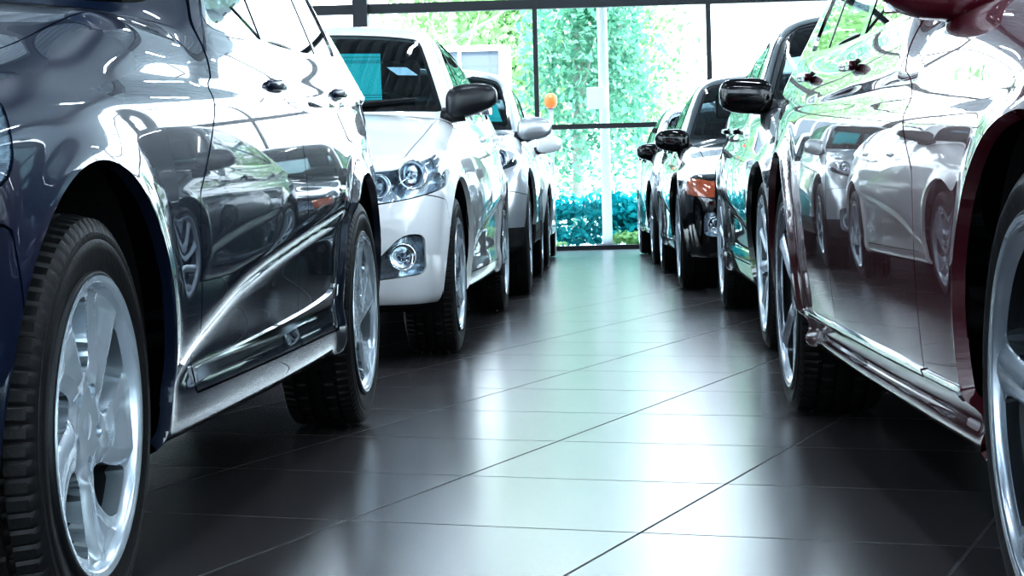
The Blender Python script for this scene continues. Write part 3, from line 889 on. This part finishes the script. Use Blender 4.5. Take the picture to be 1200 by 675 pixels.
# ------------------------------------------------------------------ the hall
def floor_mat():
    m, nt, out = new_mat('large_grey_tiles')
    tc = N(nt, 'ShaderNodeTexCoord')
    mp = N(nt, 'ShaderNodeMapping'); mp.vector_type = 'POINT'
    th = math.atan2(900, 2282)
    # rotate so that u runs along (cos,-sin), v along (sin,cos)
    mp.inputs['Rotation'].default_value = (0, 0, th)
    c, s_ = math.cos(th), math.sin(th); px, py = .2248, 3.588
    mp.inputs['Location'].default_value = (-(px * c - py * s_), -(px * s_ + py * c), 0)
    nt.links.new(tc.outputs['Object'], mp.inputs[0])
    dv = N(nt, 'ShaderNodeVectorMath', operation='SCALE'); dv.inputs['Scale'].default_value = 1 / .6
    nt.links.new(mp.outputs[0], dv.inputs[0])
    fr = N(nt, 'ShaderNodeVectorMath', operation='FRACTION'); nt.links.new(dv.outputs[0], fr.inputs[0])
    fl = N(nt, 'ShaderNodeVectorMath', operation='FLOOR'); nt.links.new(dv.outputs[0], fl.inputs[0])
    sp = N(nt, 'ShaderNodeSeparateXYZ'); nt.links.new(fr.outputs[0], sp.inputs[0])
    def edge(o):
        a = N(nt, 'ShaderNodeMath', operation='SUBTRACT'); a.inputs[1].default_value = .5; nt.links.new(o, a.inputs[0])
        b = N(nt, 'ShaderNodeMath', operation='ABSOLUTE'); nt.links.new(a.outputs[0], b.inputs[0])
        return b.outputs[0]
    mxn = N(nt, 'ShaderNodeMath', operation='MAXIMUM'); nt.links.new(edge(sp.outputs[0]), mxn.inputs[0]); nt.links.new(edge(sp.outputs[1]), mxn.inputs[1])
    gt = N(nt, 'ShaderNodeMapRange'); gt.inputs['From Min'].default_value = .4945; gt.inputs['From Max'].default_value = .4962
    nt.links.new(mxn.outputs[0], gt.inputs['Value'])
    wn = N(nt, 'ShaderNodeTexWhiteNoise', noise_dimensions='2D'); nt.links.new(fl.outputs[0], wn.inputs['Vector'])
    nz = N(nt, 'ShaderNodeTexNoise', Scale=3., Detail=6.); nt.links.new(tc.outputs['Object'], nz.inputs['Vector'])
    mixv = N(nt, 'ShaderNodeMix', data_type='RGBA'); mixv.inputs[6].default_value = (.080, .074, .080, 1); mixv.inputs[7].default_value = (.105, .098, .104, 1)
    nt.links.new(wn.outputs['Value'], mixv.inputs[0])
    mg = N(nt, 'ShaderNodeMix', data_type='RGBA'); mg.inputs[7].default_value = (.035, .035, .04, 1)
    nt.links.new(gt.outputs[0], mg.inputs[0]); nt.links.new(mixv.outputs[2], mg.inputs[6])
    p = N(nt, 'ShaderNodeBsdfPrincipled'); p.inputs['Specular IOR Level'].default_value = .9
    nt.links.new(mg.outputs[2], p.inputs['Base Color'])
    rr = N(nt, 'ShaderNodeMapRange'); rr.inputs['To Min'].default_value = .225; rr.inputs['To Max'].default_value = .25
    nt.links.new(nz.outputs['Fac'], rr.inputs['Value'])
    rm = N(nt, 'ShaderNodeMix', data_type='FLOAT'); rm.inputs[3].default_value = .8
    nt.links.new(gt.outputs[0], rm.inputs[0]); nt.links.new(rr.outputs[0], rm.inputs[2])
    nt.links.new(rm.outputs[0], p.inputs['Roughness'])
    # tiles lie a hair out of level, so the glare breaks from tile to tile
    inv = N(nt, 'ShaderNodeMath', operation='SUBTRACT'); inv.inputs[0].default_value = 1; nt.links.new(gt.outputs[0], inv.inputs[1])
    n2 = N(nt, 'ShaderNodeTexNoise', Scale=1.6, Detail=2.); nt.links.new(tc.outputs['Object'], n2.inputs['Vector'])
    ad = N(nt, 'ShaderNodeMath', operation='ADD'); nt.links.new(inv.outputs[0], ad.inputs[0]); nt.links.new(n2.outputs['Fac'], ad.inputs[1])
    b = N(nt, 'ShaderNodeBump', Strength=.25, Distance=.004); nt.links.new(ad.outputs[0], b.inputs['Height'])
    nt.links.new(b.outputs['Normal'], p.inputs['Normal'])
    nt.links.new(p.outputs[0], out.inputs[0])
    return m

XL, XR, YB, YF, HC = -8.6, 9.4, -7.0, 20.3, 4.6
M['floor'] = floor_mat()
M['frame'] = principled('dark_window_frame', (.012, .014, .020), .4)
M['ceil'] = principled('ceiling_white', (.70, .73, .76), .6, bump=(30, .1))
M['steel'] = principled('navy_steel', (.018, .022, .035), .45)
M['plaster'] = principled('plaster', (.62, .66, .70), .8, bump=(20, .1))
M['pane'] = glass('facade_glass', (.95, .98, .98), 1.2)
me = mesh('floor', [(XL, YB, 0), (XR, YB, 0), (XR, YF, 0), (XL, YF, 0)], [(0, 1, 2, 3)])
tag(link('floor', me, M['floor']), kind='structure')
# corrugated ceiling
v = []; f = []; n = 0; xs = []
x = XL
while x < XR:
    xs += [(x, 0), (x + .10, 0), (x + .13, .05), (x + .22, .05)]; x += .25
xs.append((x, 0))
for x, dz in xs: v += [(x, YB, HC + dz), (x, YF + .1, HC + dz)]
for i in range(len(xs) - 1): f.append((2 * i, 2 * i + 1, 2 * i + 3, 2 * i + 2))
tag(link('ceiling', mesh('ceiling', v, f), M['ceil']), kind='structure')
mb = MB().box((XL - .3, YB - .3, HC + .06), (XR + .3, YF + .3, HC + .3)); tag(mb.build('trim_1', M['steel']), kind='structure')
# cross beams
for i, y in enumerate((-4, 0.5, 5, 9.5, 14)):
    mb = MB().box((XL, y - .08, HC - .30), (XR, y + .08, HC - .27)).box((XL, y - .01, HC - .27), (XR, y + .01, HC - .03)).box((XL, y - .08, HC - .03), (XR, y + .08, HC))
    tag(mb.build('trim_%d' % (i + 2), M['steel']), kind='structure')
# front (behind the camera) wall

def facade(num, name, p0, p1, spacing, off, bars, cols=()):
    """a glazed wall from p0 to p1 seen as a row of panes in a dark frame"""
    p0 = Vector((*p0, 0)); p1 = Vector((*p1, 0)); d = (p1 - p0); L = d.length; ang = math.atan2(d.y, d.x)
    fr = MB(); fr.box((0, -.04, 0), (L, .04, .045))
    for z, t in bars: fr.box((0, -.045, z - t / 2), (L, .045, z + t / 2))
    x = off
    while x < L:
        if x > 0: fr.box((x - .024, -.06, 0), (x + .024, .06, HC))
        x += spacing
    for x, w in cols: fr.box((x - w / 2, -.16, 0), (x + w / 2, .06, HC))
    fo = fr.build('wall_' + name, M['frame'], None, loc=p0); fo.rotation_euler = (0, 0, ang); tag(fo, kind='structure')
    g = link('window_%d' % num, mesh('window_%d' % num, [(0, 0, .03), (L, 0, .03), (L, 0, HC), (0, 0, HC)], [(0, 1, 2, 3)]), M['pane'], None, p0); g.rotation_euler = (0, 0, ang); tag(g, kind='structure')
    return fo
bk = rad(-2.0)
def bp(x): return (x, YF - .25 + .0 + (x - 0) * math.tan(bk) + .25)
p0, p1 = bp(XL), bp(XR)
cs_ = math.cos(bk)
facade(1, 'back', p0, p1, 1.80, ((.31 - XL) / cs_) % 1.80, [(1.285, .05), (2.57, .10), (3.7, .06)], [((-1.50 - XL) / cs_, .15), ((5.7 - XL) / cs_, .15)])
facade(2, 'left', (XL, YB), (XL, p0[1]), 1.8, .9, [(1.285, .06), (2.57, .10), (3.7, .06)], [(5.0, .2), (11., .2), (17, .2), (23, .2)])
facade(3, 'right', (XR, p1[1]), (XR, YB), 1.8, .9, [(1.285, .06), (2.57, .10), (3.7, .06)], [(5.0, .2), (11., .2), (17, .2), (23, .2)])

facade(4, 'front', (XR, YB), (XL, YB), 1.8, .9, [(1.285, .06), (2.57, .10), (3.7, .06)], [(3.0, .2), (9., .2), (15, .2)])
# ceiling light strips
M['tube'] = principled('light_tube', (.9, .95, 1), .4, emit=((.85, .93, 1), 40.))
strip = MB().box((-.06, -.7, -.03), (.06, .7, 0)).mesh('lamp_housing'); tubem = MB().box((-.035, -.67, -.045), (.035, .67, -.03)).mesh('lamp_tube')
for x in (-4.5, -2.2, 0.3, 2.6, 5.0):
    for y in (-2, 2.6, 7.2, 11.8, 16.4):
        r = empty('ceiling_light', (x, y, HC - .32)); tag(r, 'long strip light hanging under the ceiling beams', 'light', 'strip lights under the ceiling')
        link('lamp_housing', strip, M['ceil'], r); link('lamp_tube', tubem, M['tube'], r)
        MB().tube([(0, -.5, 0), (0, -.5, .30)], .006, 6).tube([(0, .5, 0), (0, .5, .30)], .006, 6).build('hanger', M['steel'], r)

# ------------------------------------------------------------------ outside
rng = np.random.default_rng(7); random.seed(7)
def leafmat(name, c1, c2, tr=.5):
    m, nt, out = new_mat(name)
    oi = N(nt, 'ShaderNodeNewGeometry')
    mx_ = N(nt, 'ShaderNodeMix', data_type='RGBA'); mx_.inputs[6].default_value = (*c1, 1); mx_.inputs[7].default_value = (*c2, 1)
    nt.links.new(oi.outputs['Random Per Island'], mx_.inputs[0])
    d = N(nt, 'ShaderNodeBsdfDiffuse'); t = N(nt, 'ShaderNodeBsdfTranslucent'); s_ = N(nt, 'ShaderNodeMixShader'); s_.inputs[0].default_value = tr
    nt.links.new(mx_.outputs[2], d.inputs[0]); nt.links.new(mx_.outputs[2], t.inputs[0])
    nt.links.new(d.outputs[0], s_.inputs[1]); nt.links.new(t.outputs[0], s_.inputs[2]); nt.links.new(s_.outputs[0], out.inputs[0])
    return m
M['leaf1'] = leafmat('leaf_green', (.15, .30, .14), (.40, .54, .27))
M['leaf2'] = leafmat('leaf_teal', (.10, .28, .19), (.30, .52, .38))
M['leaf3'] = leafmat('leaf_lime', (.20, .36, .14), (.44, .60, .33))
M['hedge'] = leafmat('hedge_teal', (.008, .27, .29), (.05, .54, .54), .35)
M['bark'] = principled('pale_bark', (.42, .40, .36), .8, bump=(30, .5))

def leaves(center, radii, n, size, seed, lobes=9):
    g = np.random.default_rng(seed)
    c = np.array(center, float); R = np.array(radii, float)
    lc = c + (g.random((lobes, 3)) * 2 - 1) * R * .62; lr = R * (.35 + .25 * g.random((lobes, 1)))
    k = g.integers(0, lobes, n); d = g.normal(size=(n, 3)); d /= np.linalg.norm(d, axis=1)[:, None]
    p = lc[k] + d * lr[k] * (g.random((n, 1)) ** .45)
    p[:, 2] = np.maximum(p[:, 2], .03)
    a = g.normal(size=(n, 3)); a /= np.linalg.norm(a, axis=1)[:, None]
    b = np.cross(a, g.normal(size=(n, 3))); b /= np.linalg.norm(b, axis=1)[:, None]
    s = size * (.6 + .8 * g.random((n, 1)))
    V = np.stack([p - a * s, p + b * s * .55, p + a * s, p - b * s * .55], 1).reshape(-1, 3)
    return V, [(4 * i, 4 * i + 1, 4 * i + 2, 4 * i + 3) for i in range(n)]

TREE_LABEL = {}
def tree(x, y, h, r, z0, mat, n=5200, size=.085, seed=1, label='leafy tree beyond the glass wall', group='trees beyond the glass walls'):
    root = empty('tree', (x, y, 0)); tag(root, label, 'tree', group)
    mb = MB(); pts = [(0, 0, -.02), (.05, 0, h * .3), (-.04, .05, h * .6), (0, 0, h * .85)]
    mb.tube(pts, [.12, .10, .07, .03], 8)
    for i in range(6):
        a = i * 1.05 + seed; zz = h * (.3 + .08 * i)
        mb.tube([(0, 0, zz), (math.cos(a) * r * .4, math.sin(a) * r * .4, zz + .4), (math.cos(a) * r * .75, math.sin(a) * r * .75, zz + .9)], [.05, .03, .012], 6)
    mb.build('trunk', M['bark'], root, True)
    V, F = leaves((0, 0, (z0 + h) / 2), (r, r, (h - z0) / 2), n, size, seed, 14)
    link('foliage', mesh('foliage', V, F), mat, root)
    return root
tree(-4.6, 33, 5.2, 1.5, .6, M['leaf3'], n=1800, seed=3, label='thin pale lime tree left behind the white container')
tree(-.9, 33.5, 7.0, 1.9, .4, M['leaf3'], n=5200, size=.07, seed=4, label='tall lime green tree behind the white container')
tree(1.05, 29.6, 6.5, 1.3, .3, M['leaf2'], n=9000, size=.06, seed=5, label='blue-green tree filling the pane left of the white pole')
tree(2.15, 32.2, 4.3, 1.15, .3, M['leaf1'], n=2600, size=.06, seed=61, label='green tree right of the white pole thinning into the sky')
tree(.4, 38.5, 7.5, 2.0, .4, M['leaf1'], n=9000, size=.08, seed=8, label='green tree farthest back behind the pole')
tree(4.6, 38, 2.7, 1.1, .2, M['leaf1'], n=1300, seed=9, label='low green tree at the right of the white sky')
tree(-9.5, 31, 5.0, 1.8, .3, M['leaf1'], n=2200, seed=10); tree(9.5, 32, 3.6, 1.6, .2, M['leaf1'], n=2200, seed=11)
for i, (x, y) in enumerate(((-16, 3), (-17, 12), (-16, 20), (17.5, 5), (18, 13), (17, 21), (-6, -18), (2, -20), (9, -18))):
    tree(x, y, 3.8 + (i % 3) * .6, 1.9, .3, M['leaf1'] if i % 2 else M['leaf3'], n=2000, size=.12, seed=20 + i)
VV = []; FF_ = []
for i in range(9):
    V, F = leaves((-6 + i * 1.5, 0, .30), (.95, .4, .34), 2600, .05, 50 + i, 12); n0 = len(VV)
    VV += V.tolist(); FF_ += [tuple(q + n0 for q in f) for f in F]
tag(link('hedge', mesh('hedge', VV, FF_), M['hedge'], None, (0, 22.4, 0)), 'long low blue-green hedge outside the window wall', 'hedge')
for i in range(5):
    V, F = leaves((0, 0, .07), (.4, .2, .09), 500, .035, 80 + i, 6)
    tag(link('ground_plant', mesh('ground_plant', V, F), M['leaf3'], None, (-.8 + i * 1.1, 21.4, 0)), 'small pale ground plant at the foot of the hedge', 'plant', 'ground plants by the hedge')
M['paving'] = principled('pale_paving', (.55, .58, .58), .8, noise=(2., (.70, .72, .70)))
mb = MB().box((-60, -60, -.12), (60, 90, -.02)); tag(mb.build('ground', M['paving']), kind='structure')
M['whitepaint'] = principled('white_metal', (.85, .88, .88), .4)
M['greypaint'] = principled('grey_metal', (.15, .17, .20), .5)
pole = MB().tube([(0, 0, -.02), (0, 0, 7)], .055, 16).build('utility_pole', M['whitepaint'], None, True, loc=(1.06, 21.3, 0)); tag(pole, 'slim white pole standing outside behind the middle pane', 'pole')
MB().tube([(0, 0, -.02), (0, 0, .03)], .11, 16).build('base_plate', M['greypaint'], pole)
sg = MB().box((-.10, -.02, -.12), (.10, .0, .12)).build('notice_plate', M['whitepaint'], None, loc=(.97, 21.22, 1.62), bevel=.01); tag(sg, 'small blank white plate fixed to the white pole', 'sign')
# white container
ct = empty('container', (-1.05, 27.0, 0)); tag(ct, 'white container with grey ribs outside left of the middle mullion', 'container')
MB().box((-2.6, 0, .1), (1.0, 2.4, 2.62)).build('container_wall', M['greypaint'], ct)
rb_ = MB()
for i in range(7): rb_.box((-2.62 + i * .6, -.03, .1), (-2.57 + i * .6, .0, 2.62))
rb_.build('wall_rib', M['whitepaint'], ct)
MB().box((-2.65, -.05, 2.58), (1.05, 2.45, 2.66)).build('top_rail', M['whitepaint'], ct)
MB().box((.95, -.06, .0), (1.12, .10, 2.62)).build('corner_post', M['whitepaint'], ct)
# orange lamp
ol = empty('beacon_lamp', (.57, 25.5, 0)); tag(ol, 'small orange beacon lamp on a thin grey post outside', 'lamp')
MB().tube([(0, 0, -.02), (0, 0, 1.72)], .03, 10).build('post', M['greypaint'], ol, True)
M['orange'] = principled('orange_lamp', (.50, .07, .005), .3, emit=((1, .22, .01), .12))
link('lamp_globe', super_ellipsoid('lamp_globe', (.085, .085, .10), .8, 1, nu=14, nv=20), M['orange'], ol, (0, 0, 1.80))

# ------------------------------------------------------------------ light
w = bpy.data.worlds.new('world'); SC.world = w; w.use_nodes = True; nt = w.node_tree; nt.nodes.clear()
tc = N(nt, 'ShaderNodeTexCoord'); sp = N(nt, 'ShaderNodeSeparateXYZ'); nt.links.new(tc.outputs['Generated'], sp.inputs[0])
cr = N(nt, 'ShaderNodeValToRGB'); cr.color_ramp.elements[0].position = 0.; cr.color_ramp.elements[0].color = (.84, .93, 1.0, 1)
cr.color_ramp.elements[1].position = .8; cr.color_ramp.elements[1].color = (.60, .80, 1.0, 1)
nt.links.new(sp.outputs['Z'], cr.inputs[0])
bg = N(nt, 'ShaderNodeBackground', Strength=2.8); nt.links.new(cr.outputs[0], bg.inputs[0])
wo = N(nt, 'ShaderNodeOutputWorld'); nt.links.new(bg.outputs[0], wo.inputs[0])
sun = bpy.data.lights.new('sun', 'SUN'); sun.energy = 2.2; sun.angle = rad(3); sun.color = (1, .97, .9)
so = bpy.data.objects.new('sun', sun); COL.objects.link(so); so.rotation_euler = (rad(42), 0, rad(-8))

# ------------------------------------------------------------------ camera
F_PX, RHO, HOR = 2282., .026, 223.6
cam = bpy.data.cameras.new('camera'); co = bpy.data.objects.new('camera', cam); COL.objects.link(co)
cam.sensor_width = 36; cam.lens = F_PX / 1200 * 36; cam.clip_start = .05; cam.clip_end = 300
px = 600 + RHO * (HOR - 337.5)
cam.shift_x = (600 - px) / 1200; cam.shift_y = -(337.5 - HOR) / 1200
co.matrix_world = Matrix.Translation((0, 0, .636)) @ Matrix.Rotation(PI / 2, 4, 'X') @ Matrix.Rotation(-RHO, 4, 'Z')
SC.camera = co
SC.view_settings.view_transform = 'Standard'
try: SC.view_settings.look = 'High Contrast'
except Exception: pass
SC.view_settings.exposure = 1.0
SC.cycles.max_bounces = 10; SC.cycles.transparent_max_bounces = 24; SC.cycles.sample_clamp_indirect = 6
SC.cycles.caustics_reflective = False; SC.cycles.caustics_refractive = False
